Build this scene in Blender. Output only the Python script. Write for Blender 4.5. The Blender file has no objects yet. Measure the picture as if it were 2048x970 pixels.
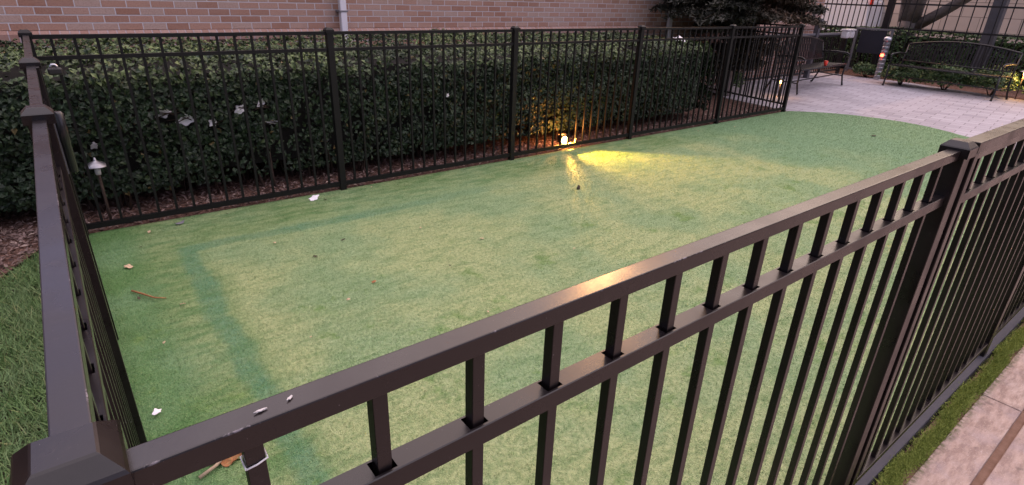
import bpy, bmesh, math, random
import numpy as np
from mathutils import Matrix, Vector
R = math.radians
rnd = random.Random(7)
rng = np.random.default_rng(11)
sc = bpy.context.scene
C = sc.collection

# ------------------------------------------------------------------ camera, sky, sun, exposure
cd = bpy.data.cameras.new('camera')
cam = bpy.data.objects.new('camera', cd); C.objects.link(cam)
cam.location = (0.0432, -0.4251, 1.6215)
cam.rotation_euler = (1.1532, -0.0335, -0.6564)
cd.sensor_width = 36; cd.lens = 19.9; cd.clip_start = 0.02; cd.clip_end = 500
sc.camera = cam
w = bpy.data.worlds.new('World'); sc.world = w; w.use_nodes = True
nt = w.node_tree; bg = nt.nodes['Background']
sky = nt.nodes.new('ShaderNodeTexSky'); sky.sky_type = 'NISHITA'; sky.sun_disc = False
SUN_EL, SUN_AZ = R(10), R(85)
sky.sun_elevation = SUN_EL; sky.sun_rotation = SUN_AZ; sky.dust_density = 3.0
tint = nt.nodes.new('ShaderNodeMix'); tint.data_type = 'RGBA'; tint.blend_type = 'MIX'
tint.inputs[0].default_value = 0.88
tc = nt.nodes.new('ShaderNodeTexCoord')
dt = nt.nodes.new('ShaderNodeVectorMath'); dt.operation = 'DOT_PRODUCT'; dt.inputs[1].default_value = (0.85, 0.30, 0.43)
nt.links.new(tc.outputs['Generated'], dt.inputs[0])
rp = nt.nodes.new('ShaderNodeValToRGB'); mr = nt.nodes.new('ShaderNodeMapRange'); mr.inputs[1].default_value = -1; mr.inputs[2].default_value = 1
nt.links.new(dt.outputs['Value'], mr.inputs[0]); nt.links.new(mr.outputs[0], rp.inputs[0])
el = rp.color_ramp.elements; el[0].position = 0.06; el[0].color = (0.22, 0.22, 0.36, 1); el[1].position = 0.95; el[1].color = (3.3, 2.25, 2.1, 1)
e = el.new(0.35); e.color = (0.75, 0.72, 1.05, 1)
e = el.new(0.70); e.color = (1.85, 1.62, 2.45, 1)
nt.links.new(sky.outputs[0], tint.inputs[6]); nt.links.new(rp.outputs[0], tint.inputs[7])
nt.links.new(tint.outputs[2], bg.inputs[0]); bg.inputs[1].default_value = 0.1
sl = bpy.data.lights.new('sun', 'SUN'); sl.energy = 0.6; sl.angle = R(110); sl.color = (1, 0.86, 0.8)
so = bpy.data.objects.new('sun', sl); C.objects.link(so)
so.rotation_euler = (R(90) - R(74), 0, R(180) - SUN_AZ)
sc.view_settings.view_transform = 'Standard'; sc.view_settings.look = 'None'
sc.view_settings.gamma = 1; sc.view_settings.use_curve_mapping = False
sc.view_settings.exposure = 2.36
sc.cycles.max_bounces = 6; sc.cycles.use_denoising = True

# ------------------------------------------------------------------ material helpers
class NG:
    def __init__(s, name, rough=0.6, spec=0.5, metal=0.0):
        s.m = bpy.data.materials.new(name); s.m.use_nodes = True
        s.t = s.m.node_tree; s.p = s.t.nodes['Principled BSDF']
        s.p.inputs['Roughness'].default_value = rough
        s.p.inputs['Specular IOR Level'].default_value = spec
        s.p.inputs['Metallic'].default_value = metal
    def n(s, kind, **kw):
        x = s.t.nodes.new('ShaderNode' + kind)
        for k, v in kw.items(): setattr(x, k, v)
        return x
    def put(s, sock, v):
        if v is None: return
        if isinstance(v, bpy.types.NodeSocket): s.t.links.new(v, sock)
        elif isinstance(v, (tuple, list)) and sock.type == 'RGBA': sock.default_value = (*v[:3], 1)
        else: sock.default_value = v
    def pos(s):
        return s.n('NewGeometry').outputs['Position']
    def objc(s):
        return s.n('TexCoord').outputs['Object']
    def noise(s, vec, scale, detail=3, rough=0.55, out='Fac'):
        x = s.n('TexNoise'); s.put(x.inputs['Vector'], vec)
        x.inputs['Scale'].default_value = scale; x.inputs['Detail'].default_value = detail
        x.inputs['Roughness'].default_value = rough
        return x.outputs[out]
    def math(s, op, a, b=None, c=None):
        x = s.n('Math', operation=op); s.put(x.inputs[0], a); s.put(x.inputs[1], b); s.put(x.inputs[2], c)
        return x.outputs[0]
    def ramp(s, v, lo, hi, a=0.0, b=1.0):
        x = s.n('MapRange'); x.interpolation_type = 'SMOOTHSTEP'
        s.put(x.inputs[0], v); s.put(x.inputs[1], lo); s.put(x.inputs[2], hi); s.put(x.inputs[3], a); s.put(x.inputs[4], b)
        return x.outputs[0]
    def mix(s, f, a, b, blend='MIX'):
        x = s.n('Mix', data_type='RGBA', blend_type=blend)
        s.put(x.inputs[0], f); s.put(x.inputs[6], a); s.put(x.inputs[7], b)
        return x.outputs[2]
    def sep(s, vec):
        x = s.n('SeparateXYZ'); s.put(x.inputs[0], vec); return x.outputs
    def comb(s, a, b, c):
        x = s.n('CombineXYZ'); s.put(x.inputs[0], a); s.put(x.inputs[1], b); s.put(x.inputs[2], c); return x.outputs[0]
    def island(s):
        return s.n('NewGeometry').outputs['Random Per Island']
    def bump(s, h, strength=0.3, dist=0.01):
        x = s.n('Bump'); s.put(x.inputs['Height'], h); x.inputs['Strength'].default_value = strength
        x.inputs['Distance'].default_value = dist; s.t.links.new(x.outputs[0], s.p.inputs['Normal'])
    def col(s, v): s.put(s.p.inputs['Base Color'], v)
    def rough(s, v): s.put(s.p.inputs['Roughness'], v)

def plain(name, c, rough=0.6, metal=0.0, var=0.25, scale=12, spec=0.5, bump=0.0):
    g = NG(name, rough, spec, metal)
    n = g.noise(g.pos(), scale, 4)
    g.col(g.mix(n, tuple(x * (1 - var) for x in c), tuple(min(1, x * (1 + var)) for x in c)))
    if bump: g.bump(n, bump, 0.005)
    return g.m

def emit(name, c, strength):
    g = NG(name, 0.4); g.col(c)
    g.put(g.p.inputs['Emission Color'], c); g.p.inputs['Emission Strength'].default_value = strength
    return g.m

def paint_mat():
    g = NG('bronze_powder_coat', 0.36, 0.5)
    n = g.noise(g.pos(), 9, 4); f = g.noise(g.pos(), 160, 2)
    c = g.mix(n, (0.0045, 0.003, 0.0035), (0.009, 0.006, 0.007))
    dust = g.ramp(g.noise(g.pos(), 38, 5, 0.7), 0.60, 0.80)
    c = g.mix(g.math('MULTIPLY', dust, 0.09), c, (0.16, 0.13, 0.12))
    speck = g.ramp(g.noise(g.pos(), 420, 2, 0.5), 0.74, 0.78)
    c = g.mix(g.math('MULTIPLY', speck, 0.5), c, (0.35, 0.31, 0.31))
    g.col(c); g.rough(g.ramp(n, 0.3, 0.75, 0.24, 0.38)); g.bump(f, 0.06, 0.001)
    return g.m

def rail_mat(top, front):
    # powder coat with the paint worn off along one long edge (local y/z of the rail)
    g = NG('bronze_powder_coat_worn_edge', 0.34, 0.55)
    P = g.objc(); x, y, z = g.sep(P)
    n = g.noise(g.pos(), 9, 4)
    c = g.mix(n, (0.005, 0.0035, 0.004), (0.011, 0.007, 0.008))
    dust = g.ramp(g.noise(g.pos(), 30, 5, 0.7), 0.58, 0.80)
    c = g.mix(g.math('MULTIPLY', dust, 0.10), c, (0.17, 0.13, 0.12))
    d = g.math('ADD', g.math('ABSOLUTE', g.math('SUBTRACT', z, top)), g.math('ABSOLUTE', g.math('SUBTRACT', y, front)))
    edge = g.ramp(d, 0.0009, 0.0020, 1.0, 0.0)
    wear = g.ramp(g.noise(P, 30, 6, 0.75), 0.57, 0.66)
    c = g.mix(g.math('MULTIPLY', g.math('MULTIPLY', edge, wear), 0.6), c, (0.30, 0.27, 0.31))
    speck = g.ramp(g.noise(g.pos(), 300, 2, 0.5), 0.75, 0.79)
    c = g.mix(g.math('MULTIPLY', speck, 0.55), c, (0.35, 0.31, 0.31))
    scr = g.ramp(g.noise(g.comb(g.math('MULTIPLY', x, 6), g.math('MULTIPLY', y, 60), z), 22, 3), 0.70, 0.76)
    c = g.mix(g.math('MULTIPLY', scr, 0.12), c, (0.3, 0.27, 0.28))
    g.col(c); g.rough(g.ramp(n, 0.3, 0.75, 0.22, 0.36)); g.bump(g.noise(g.pos(), 180, 2), 0.05, 0.001)
    return g.m

M = {}
M['paint'] = paint_mat()
M['black_coat'] = plain('black_powder_coat', (0.006, 0.0055, 0.006), 0.5, spec=0.3)
M['far_iron'] = plain('black_iron', (0.012, 0.012, 0.014), 0.45)
M['bench_iron'] = plain('bench_iron', (0.010, 0.0095, 0.012), 0.45, var=0.4, scale=25)
M['grey_steel'] = plain('grey_steel', (0.085, 0.085, 0.10), 0.45)
M['mid_grey'] = plain('mid_grey_paint', (0.16, 0.16, 0.18), 0.5)
M['silver'] = plain('silver_metal', (0.48, 0.48, 0.52), 0.32, 0.9, 0.12)
M['latch'] = plain('latch_plastic', (0.016, 0.016, 0.019), 0.25)
M['white_plastic'] = plain('white_plastic', (0.75, 0.75, 0.78), 0.4, var=0.08)
M['dull_silver'] = plain('dull_silver', (0.34, 0.34, 0.37), 0.42, 0.9, 0.12)
M['downspout'] = plain('white_aluminium', (0.72, 0.70, 0.76), 0.35, var=0.06)
M['dark_panel'] = plain('dark_mesh_panel', (0.020, 0.022, 0.035), 0.5)
M['paper'] = plain('white_paper', (0.82, 0.79, 0.83), 0.8, var=0.08, scale=60)
M['dropping'] = plain('bird_dropping', (0.50, 0.48, 0.48), 0.85, var=0.2, scale=400)
M['dry_leaf'] = plain('dry_leaf', (0.30, 0.13, 0.05), 0.8, var=0.6, scale=60)
M['pale_leaf'] = plain('pale_dry_leaf', (0.55, 0.40, 0.26), 0.8, var=0.3, scale=60)
M['dark_leaf'] = plain('dark_leaf', (0.05, 0.035, 0.02), 0.8, var=0.4, scale=60)
M['twig'] = plain('twig_bark', (0.06, 0.040, 0.030), 0.9, var=0.5, scale=40)
M['pale_twig'] = plain('pale_twig_bark', (0.38, 0.29, 0.20), 0.9, var=0.4, scale=60)
M['bark'] = plain('grey_bark', (0.21, 0.175, 0.165), 0.9, var=0.6, scale=14, bump=0.6)
M['black'] = plain('matt_black', (0.012, 0.011, 0.011), 0.6)
M['glass_dark'] = plain('dark_glass', (0.015, 0.018, 0.022), 0.06, var=0.1)
M['white_paint'] = plain('white_car_paint', (0.80, 0.80, 0.84), 0.25, var=0.04)
M['tyre'] = plain('tyre_rubber', (0.02, 0.02, 0.02), 0.85)
M['red_light'] = emit('red_light', (1.0, 0.05, 0.02), 5.0)
M['red_plastic'] = plain('red_plastic', (0.75, 0.04, 0.02), 0.3)
M['warm_light'] = emit('warm_light', (1.0, 0.50, 0.14), 3.0)
M['wall_lens'] = emit('wall_lens', (1.0, 0.48, 0.16), 170.0)
M['flood_lens'] = emit('flood_lens', (1.0, 0.50, 0.12), 11.0)

def brick_mat():
    g = NG('buff_red_brick', 0.9, 0.2)
    x, y, z = g.sep(g.pos())
    v = g.comb(x, z, 0.0)
    b = g.n('TexBrick'); b.offset = 0.5; b.squash = 1.0
    g.put(b.inputs['Vector'], v)
    b.inputs['Color1'].default_value = (0.0, 0, 0, 1); b.inputs['Color2'].default_value = (1, 1, 1, 1); b.inputs['Mortar'].default_value = (0.5, .5, .5, 1)
    b.inputs['Scale'].default_value = 1; b.inputs['Mortar Size'].default_value = 0.0055; b.inputs['Mortar Smooth'].default_value = 0.25
    b.inputs['Bias'].default_value = 0.0; b.inputs['Brick Width'].default_value = 0.2032; b.inputs['Row Height'].default_value = 0.0677
    rv = g.sep(b.outputs['Color'])[0]
    c1 = g.mix(g.ramp(rv, 0.0, 0.55), (0.34, 0.185, 0.135), (0.44, 0.265, 0.205))
    c1 = g.mix(g.ramp(rv, 0.5, 1.0), c1, (0.46, 0.34, 0.295))
    c1 = g.mix(g.ramp(g.noise(g.pos(), 5, 4), 0.35, 0.75, 0.0, 0.35), c1, (0.41, 0.28, 0.23))
    c1 = g.mix(g.ramp(g.noise(g.pos(), 70, 3), 0.4, 0.8, 0.0, 0.4), c1, (0.22, 0.12, 0.10))
    mort = g.mix(g.noise(g.pos(), 45, 3), (0.52, 0.48, 0.51), (0.64, 0.60, 0.63))
    g.col(g.mix(b.outputs['Fac'], c1, mort))
    h = g.math('SUBTRACT', g.math('MULTIPLY', g.noise(g.pos(), 60, 4), 0.35), b.outputs['Fac'])
    g.bump(h, 0.9, 0.012)
    return g.m
M['brick'] = brick_mat()
def rowlock_mat():
    g = NG('rowlock_brick', 0.9, 0.2)
    x, y, z = g.sep(g.pos())
    cell = g.math('DIVIDE', x, 0.0735); fr = g.math('FRACT', cell); idn = g.math('FLOOR', cell)
    wn = g.n('TexWhiteNoise', noise_dimensions='1D'); g.put(wn.inputs['W'], idn)
    c = g.mix(wn.outputs['Value'], (0.33, 0.20, 0.165), (0.41, 0.28, 0.245))
    c = g.mix(g.ramp(g.noise(g.pos(), 60, 3), 0.4, 0.8, 0.0, 0.4), c, (0.25, 0.13, 0.1))
    mo = g.ramp(fr, 0.84, 0.90)
    g.col(g.mix(mo, c, (0.38, 0.33, 0.36))); g.bump(g.math('SUBTRACT', 1.0, mo), 0.7, 0.01)
    return g.m
M['rowlock'] = rowlock_mat()

def turf_color(g):
    P = g.pos(); x, y, z = g.sep(P)
    wob = g.math('MULTIPLY', g.math('SUBTRACT', g.noise(P, 2.2, 3), 0.5), 0.16)
    wob2 = g.math('MULTIPLY', g.math('SUBTRACT', g.noise(P, 26, 2), 0.5), 0.05)
    X = g.math('ADD', g.math('ADD', x, wob), wob2); Y = g.math('ADD', g.math('ADD', y, wob), wob2)
    n1 = g.noise(P, 1.3, 4); n2 = g.noise(P, 7, 4); n3 = g.noise(P, 45, 3); n4 = g.noise(P, 210, 2)
    st = g.n('Mapping'); g.put(st.inputs['Vector'], P); st.inputs['Rotation'].default_value = (0, 0, R(32)); st.inputs['Scale'].default_value = (5, 17, 5)
    n5 = g.noise(st.outputs[0], 1.0, 4, 0.6)
    deep_green = g.mix(n2, (0.060, 0.165, 0.042), (0.115, 0.250, 0.078))
    pale = g.mix(n2, (0.345, 0.410, 0.185), (0.430, 0.490, 0.255))
    teal = g.mix(n2, (0.150, 0.290, 0.155), (0.225, 0.370, 0.205))
    # paler colour in the middle of the run; deeper green along the fences
    inner = g.math('MULTIPLY', g.ramp(X, 0.42, 0.62), g.ramp(Y, 3.72, 3.50))
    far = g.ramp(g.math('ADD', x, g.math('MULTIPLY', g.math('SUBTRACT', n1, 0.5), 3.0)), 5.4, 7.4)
    c = g.mix(inner, deep_green, pale)
    c = g.mix(g.math('MULTIPLY', g.ramp(n1, 0.40, 0.62), 0.6), c, teal)
    half = g.math('MULTIPLY', g.ramp(X, 0.12, 0.34), g.ramp(n5, 0.35, 0.65, 0.6, 0.15))
    c = g.mix(g.math('MULTIPLY', half, g.math('SUBTRACT', 1.0, inner)), c, pale)
    # two darker blue-green bands parallel to the left and back fences
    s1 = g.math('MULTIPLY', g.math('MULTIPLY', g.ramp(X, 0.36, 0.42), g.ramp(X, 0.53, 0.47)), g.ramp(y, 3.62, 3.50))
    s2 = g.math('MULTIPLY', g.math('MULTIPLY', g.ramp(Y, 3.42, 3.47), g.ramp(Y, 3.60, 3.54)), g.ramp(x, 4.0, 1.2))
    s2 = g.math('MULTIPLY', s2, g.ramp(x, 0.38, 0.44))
    band = g.math('MAXIMUM', s1, s2)
    c = g.mix(g.math('MULTIPLY', band, g.ramp(n2, 0.25, 0.7, 0.45, 0.8)), c, (0.085, 0.235, 0.140))
    c = g.mix(g.math('MULTIPLY', far, 0.92), c, teal)  # far turf outside the lamp light: its unlit bluish tone is put into the colour
    # darker scuffed tufts
    sc_ = g.math('MULTIPLY', g.ramp(g.noise(P, 3.1, 5, 0.7), 0.56, 0.68), g.ramp(y, 3.0, 2.4))
    c = g.mix(g.math('MULTIPLY', sc_, 0.8), c, (0.150, 0.270, 0.070))
    c = g.mix(g.ramp(n5, 0.46, 0.68, 0.0, 0.42), c, (0.090, 0.205, 0.065))
    c = g.mix(g.ramp(n3, 0.34, 0.70, 0.0, 0.42), c, (0.085, 0.190, 0.055))
    c = g.mix(g.ramp(n4, 0.55, 0.80, 0.0, 0.5), c, (0.46, 0.50, 0.31))
    return c, n3, n4
def turf_mat(blades):
    g = NG('turf_blades' if blades else 'turf_backing', 0.62, 0.25)
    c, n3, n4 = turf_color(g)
    if blades:
        i = g.island()
        c = g.mix(g.ramp(i, 0.0, 1.0, 0.0, 0.30), c, (0.42, 0.53, 0.25))
        c = g.mix(g.ramp(i, 0.80, 0.86, 0.0, 0.5), c, (0.07, 0.18, 0.05))
    else:
        g.bump(g.math('ADD', n3, g.math('MULTIPLY', n4, 0.5)), 0.9, 0.02)
    if blades:   # soft pile: shade the fibres partly as one nap
        m_ = g.n('VectorMath', operation='ADD'); g.put(m_.inputs[0], g.n('NewGeometry').outputs['Normal']); m_.inputs[1].default_value = (0, 0, 0.6)
        nn = g.n('VectorMath', operation='NORMALIZE'); g.put(nn.inputs[0], m_.outputs[0]); g.t.links.new(nn.outputs[0], g.p.inputs['Normal'])
    g.col(c)
    return g.m
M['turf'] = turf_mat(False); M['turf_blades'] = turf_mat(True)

def lawn_mat():
    g = NG('lawn_blades', 0.6, 0.3); i = g.island(); P = g.pos()
    c = g.mix(i, (0.060, 0.135, 0.038), (0.190, 0.300, 0.110))
    c = g.mix(g.ramp(i, 0.90, 0.97), c, (0.30, 0.30, 0.14))
    c = g.mix(g.ramp(g.noise(P, 4, 3), 0.35, 0.7, 0.0, 0.55), c, (0.16, 0.24, 0.11))
    g.col(c); return g.m
M['lawn'] = lawn_mat()
def soil_mat():
    g = NG('dark_soil', 0.95, 0.2); P = g.pos()
    g.col(g.mix(g.noise(P, 20, 5), (0.020, 0.025, 0.012), (0.055, 0.050, 0.028))); g.bump(g.noise(P, 40, 4), 0.7, 0.02)
    return g.m
M['soil'] = soil_mat()
def mulch_mat():
    g = NG('red_mulch', 0.95, 0.2); P = g.pos()
    v = g.n('TexVoronoi'); g.put(v.inputs['Vector'], P); v.inputs['Scale'].default_value = 38
    r = g.sep(v.outputs['Color'])[0]
    c = g.mix(r, (0.075, 0.040, 0.030), (0.21, 0.125, 0.10))
    c = g.mix(g.ramp(g.noise(P, 60, 3), 0.4, 0.7, 0.0, 0.6), c, (0.05, 0.025, 0.018))
    g.col(c); g.bump(v.outputs['Distance'], 0.8, 0.02)
    return g.m
M['mulch'] = mulch_mat()
def chip_mat():
    g = NG('mulch_chips', 0.9, 0.2); i = g.island()
    c = g.mix(i, (0.085, 0.055, 0.048), (0.28, 0.20, 0.18)); c = g.mix(g.ramp(i, 0.93, 0.96), c, (0.42, 0.33, 0.28))
    g.col(c); return g.m
M['chips'] = chip_mat()
def paver_mat():
    g = NG('lavender_pavers', 0.75, 0.3); P = g.pos()
    mp = g.n('Mapping'); g.put(mp.inputs['Vector'], P); mp.inputs['Rotation'].default_value = (0, 0, R(82))
    b = g.n('TexBrick'); g.put(b.inputs['Vector'], mp.outputs[0]); b.offset = 0.5
    b.inputs['Color1'].default_value = (0, 0, 0, 1); b.inputs['Color2'].default_value = (1, 1, 1, 1); b.inputs['Mortar'].default_value = (.5, .5, .5, 1)
    b.inputs['Scale'].default_value = 1; b.inputs['Mortar Size'].default_value = 0.005; b.inputs['Brick Width'].default_value = 0.32; b.inputs['Row Height'].default_value = 0.2
    r = g.sep(b.outputs['Color'])[0]
    c = g.mix(r, (0.29, 0.275, 0.31), (0.40, 0.385, 0.43))
    c = g.mix(g.ramp(g.noise(P, 0.9, 4), 0.35, 0.7, 0.0, 0.5), c, (0.43, 0.405, 0.455))
    c = g.mix(g.ramp(g.noise(P, 55, 3), 0.5, 0.8, 0.0, 0.35), c, (0.20, 0.17, 0.17))
    g.col(g.mix(b.outputs['Fac'], c, (0.16, 0.14, 0.15))); g.bump(g.math('SUBTRACT', 1.0, b.outputs['Fac']), 0.5, 0.006)
    return g.m
M['paver'] = paver_mat()
def slab_mat():
    g = NG('pink_granite_slab', 0.7, 0.35); P = g.pos(); i = g.island()
    st = g.n('Mapping'); g.put(st.inputs['Vector'], P); st.inputs['Scale'].default_value = (9, 34, 20); st.inputs['Rotation'].default_value = (0, 0, R(-28))
    c = g.mix(g.ramp(g.noise(st.outputs[0], 1.0, 5, 0.65), 0.32, 0.68), (0.24, 0.165, 0.135), (0.46, 0.345, 0.29))
    c = g.mix(g.ramp(g.noise(P, 7, 4), 0.45, 0.75, 0.0, 0.6), c, (0.30, 0.25, 0.27))
    c = g.mix(g.ramp(g.noise(P, 190, 3), 0.55, 0.75, 0.0, 0.5), c, (0.60, 0.52, 0.50))
    c = g.mix(g.ramp(g.noise(P, 120, 3), 0.62, 0.78, 0.0, 0.7), c, (0.10, 0.08, 0.08))
    c = g.mix(g.math('MULTIPLY', i, 0.25), c, (0.25, 0.18, 0.17))
    c = g.mix(g.ramp(g.noise(P, 16, 2, 0.4), 0.66, 0.74, 0.0, 0.55), c, (0.12, 0.09, 0.08))
    x, y, z = g.sep(P); c = g.mix(g.math('MULTIPLY', g.ramp(y, -0.155, -0.118), g.ramp(g.noise(P, 40, 4), 0.35, 0.65)), c, (0.09, 0.09, 0.04))
    g.col(c); g.bump(g.noise(P, 120, 4), 0.35, 0.004)
    return g.m
M['slab'] = slab_mat()
def rust_mat():
    g = NG('rusty_joint', 0.85, 0.3); P = g.pos()
    g.col(g.mix(g.noise(P, 30, 5), (0.16, 0.085, 0.055), (0.32, 0.20, 0.15))); g.bump(g.noise(P, 80, 4), 0.5, 0.005)
    return g.m
M['joint'] = rust_mat()
def moss_mat():
    g = NG('moss', 0.9, 0.2); i = g.island()
    c = g.mix(i, (0.12, 0.17, 0.035), (0.32, 0.37, 0.09)); g.col(c); return g.m
M['moss'] = moss_mat()
M['asphalt'] = plain('asphalt', (0.055, 0.055, 0.058), 0.9, var=0.3, scale=40)
M['concrete'] = plain('pale_concrete', (0.36, 0.33, 0.31), 0.85, var=0.15, scale=6)
def stone_mat():
    g = NG('beige_stone_blocks', 0.85, 0.25); P = g.pos(); x, y, z = g.sep(P)
    b = g.n('TexBrick'); g.put(b.inputs['Vector'], g.comb(y, z, 0.0)); b.offset = 0.5
    b.inputs['Color1'].default_value = (0.50, 0.44, 0.40, 1); b.inputs['Color2'].default_value = (0.57, 0.50, 0.455, 1); b.inputs['Mortar'].default_value = (0.26, 0.23, 0.21, 1)
    b.inputs['Scale'].default_value = 1; b.inputs['Mortar Size'].default_value = 0.012; b.inputs['Brick Width'].default_value = 1.1; b.inputs['Row Height'].default_value = 0.45
    g.col(g.mix(g.ramp(g.noise(P, 3, 4), 0.4, 0.8, 0.0, 0.3), b.outputs['Color'], (0.33, 0.28, 0.26)))
    return g.m
M['stone'] = stone_mat()

def leaf_mat(name, a, b, tip, rough=0.42):
    g = NG(name, rough, 0.5); i = g.island()
    at = g.n('Attribute'); at.attribute_name = 'leaf_tint'; yv = at.outputs['Fac']
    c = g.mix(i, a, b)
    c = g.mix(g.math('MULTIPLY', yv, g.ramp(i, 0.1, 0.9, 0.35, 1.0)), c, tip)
    c = g.mix(g.ramp(i, 0.990, 0.994), c, (0.12, 0.09, 0.03))
    g.col(c)
    return g.m
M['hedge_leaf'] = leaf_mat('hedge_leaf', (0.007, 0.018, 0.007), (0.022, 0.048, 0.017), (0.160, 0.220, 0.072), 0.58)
M['conifer'] = leaf_mat('conifer_needles', (0.012, 0.014, 0.010), (0.040, 0.038, 0.024), (0.10, 0.052, 0.026), 0.7)
M['shrub_leaf'] = leaf_mat('shrub_leaf', (0.022, 0.060, 0.018), (0.060, 0.130, 0.035), (0.15, 0.21, 0.06), 0.5)
M['tree_leaf'] = leaf_mat('tree_leaf', (0.020, 0.045, 0.016), (0.050, 0.090, 0.028), (0.10, 0.14, 0.045), 0.55)
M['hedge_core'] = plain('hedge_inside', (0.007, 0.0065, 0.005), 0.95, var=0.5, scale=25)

# ------------------------------------------------------------------ mesh helpers
class MB:
    def __init__(s): s.bm = bmesh.new()
    def box(s, a, b, bev=0.0, mtx=None):
        r = bmesh.ops.create_cube(s.bm, size=1)
        vs = r['verts']
        for v in vs:
            v.co = Vector([(a[k] + b[k]) / 2 + v.co[k] * (b[k] - a[k]) for k in range(3)])
        if bev:
            es = list({e for v in vs for e in v.link_edges})
            o = bmesh.ops.bevel(s.bm, geom=es, offset=bev, segments=2, affect='EDGES', profile=0.5)
            vs = list({v for f in o['faces'] for v in f.verts} | {v for v in vs if v.is_valid})
        if mtx is not None: bmesh.ops.transform(s.bm, matrix=mtx, verts=vs)
        return s
    def tube(s, pts, rad, seg=8, cap=True):
        pts = [Vector(p) for p in pts]
        if not isinstance(rad, (list, tuple)): rad = [rad] * len(pts)
        rings = []; prev = None
        for i, p in enumerate(pts):
            d = (pts[min(i + 1, len(pts) - 1)] - pts[max(i - 1, 0)]).normalized()
            ref = prev if prev is not None else (Vector((1, 0, 0)) if abs(d.x) < 0.8 else Vector((0, 1, 0)))
            u = (ref - d * ref.dot(d)).normalized(); v = d.cross(u); prev = u
            rings.append([s.bm.verts.new(p + (u * math.cos(2 * math.pi * k / seg) + v * math.sin(2 * math.pi * k / seg)) * rad[i]) for k in range(seg)])
        for a, b in zip(rings, rings[1:]):
            for k in range(seg):
                f = s.bm.faces.new((a[k], a[(k + 1) % seg], b[(k + 1) % seg], b[k])); f.smooth = True
        if cap:
            s.bm.faces.new(rings[0][::-1]); s.bm.faces.new(rings[-1])
        return s
    def bar(s, p, q, wx, wy, bev=0.0, up=(0, 0, 1)):
        # rectangular bar from p to q, wx across, wy along up
        p, q = Vector(p), Vector(q); d = (q - p); L = d.length; d.normalize()
        u = Vector(up); sx = d.cross(u).normalized(); u = sx.cross(d)
        m = Matrix(((d.x, sx.x, u.x, p.x), (d.y, sx.y, u.y, p.y), (d.z, sx.z, u.z, p.z), (0, 0, 0, 1)))
        return s.box((0, -wx / 2, -wy / 2), (L, wx / 2, wy / 2), bev, m)
    def lathe(s, c, prof, seg=20):
        c = Vector(c); rings = []
        for r, z in prof:
            rings.append([s.bm.verts.new(c + Vector((max(r, 1e-4) * math.cos(2 * math.pi * k / seg), max(r, 1e-4) * math.sin(2 * math.pi * k / seg), z))) for k in range(seg)])
        for a, b in zip(rings, rings[1:]):
            for k in range(seg):
                f = s.bm.faces.new((a[k], a[(k + 1) % seg], b[(k + 1) % seg], b[k])); f.smooth = True
        s.bm.faces.new(rings[0][::-1]); s.bm.faces.new(rings[-1])
        return s
    def poly(s, pts, z0=None, thick=0.0):
        vs = [s.bm.verts.new(p if z0 is None else (p[0], p[1], z0)) for p in pts]
        f = s.bm.faces.new(vs)
        if thick:
            r = bmesh.ops.extrude_face_region(s.bm, geom=[f])
            bmesh.ops.translate(s.bm, vec=(0, 0, -thick), verts=[v for v in r['geom'] if isinstance(v, bmesh.types.BMVert)])
        return s

W0 = {}          # world origin of every empty / part
def tag(o, label=None, cat=None, group=None, kind=None):
    if label: o['label'] = label
    if cat: o['category'] = cat
    if group: o['group'] = group
    if kind: o['kind'] = kind
    return o
def thing(name, loc, label, cat, group=None):
    o = bpy.data.objects.new(name, None); C.objects.link(o); o.location = loc; o.empty_display_size = 0.1
    W0[o] = Vector(loc)
    return tag(o, label, cat, group)
def obj(name, mb, mat, parent=None, origin=None):
    """mb in world coordinates; origin = world point for the object's origin"""
    me = bpy.data.meshes.new(name)
    o = bpy.data.objects.new(name, me); C.objects.link(o)
    po = W0.get(parent, Vector((0, 0, 0)))
    org = Vector(origin) if origin is not None else po
    bm = mb.bm
    bmesh.ops.translate(bm, vec=-org, verts=bm.verts)
    bmesh.ops.recalc_face_normals(bm, faces=bm.faces)
    bm.to_mesh(me); bm.free(); me.materials.append(mat)
    if parent is not None: o.parent = parent
    o.location = org - po
    W0[o] = org
    return o
def dup(o, loc, parent):
    c = o.copy(); C.objects.link(c); c.parent = parent; c.location = Vector(loc) - W0[parent]; W0[c] = Vector(loc)
    return c
def np_mesh(name, verts, faces_flat, loop_tot, mat, parent=None, attr=None, smooth=False):
    me = bpy.data.meshes.new(name)
    nv, nf = len(verts), len(loop_tot)
    org = W0.get(parent, Vector((0, 0, 0)))
    me.vertices.add(nv); me.vertices.foreach_set('co', (np.asarray(verts, np.float32) - np.array(org, np.float32)).ravel())
    me.loops.add(len(faces_flat)); me.loops.foreach_set('vertex_index', np.asarray(faces_flat, np.int32))
    me.polygons.add(nf)
    st = np.concatenate([[0], np.cumsum(loop_tot)[:-1]]).astype(np.int32)
    me.polygons.foreach_set('loop_start', st)
    me.polygons.foreach_set('use_smooth', np.full(nf, smooth))
    me.update(calc_edges=True); me.validate()
    if attr is not None:
        a = me.attributes.new('leaf_tint', 'FLOAT', 'POINT'); a.data.foreach_set('value', np.asarray(attr, np.float32))
    me.materials.append(mat)
    o = bpy.data.objects.new(name, me); C.objects.link(o)
    if parent is not None: o.parent = parent
    W0[o] = org
    return o

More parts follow.
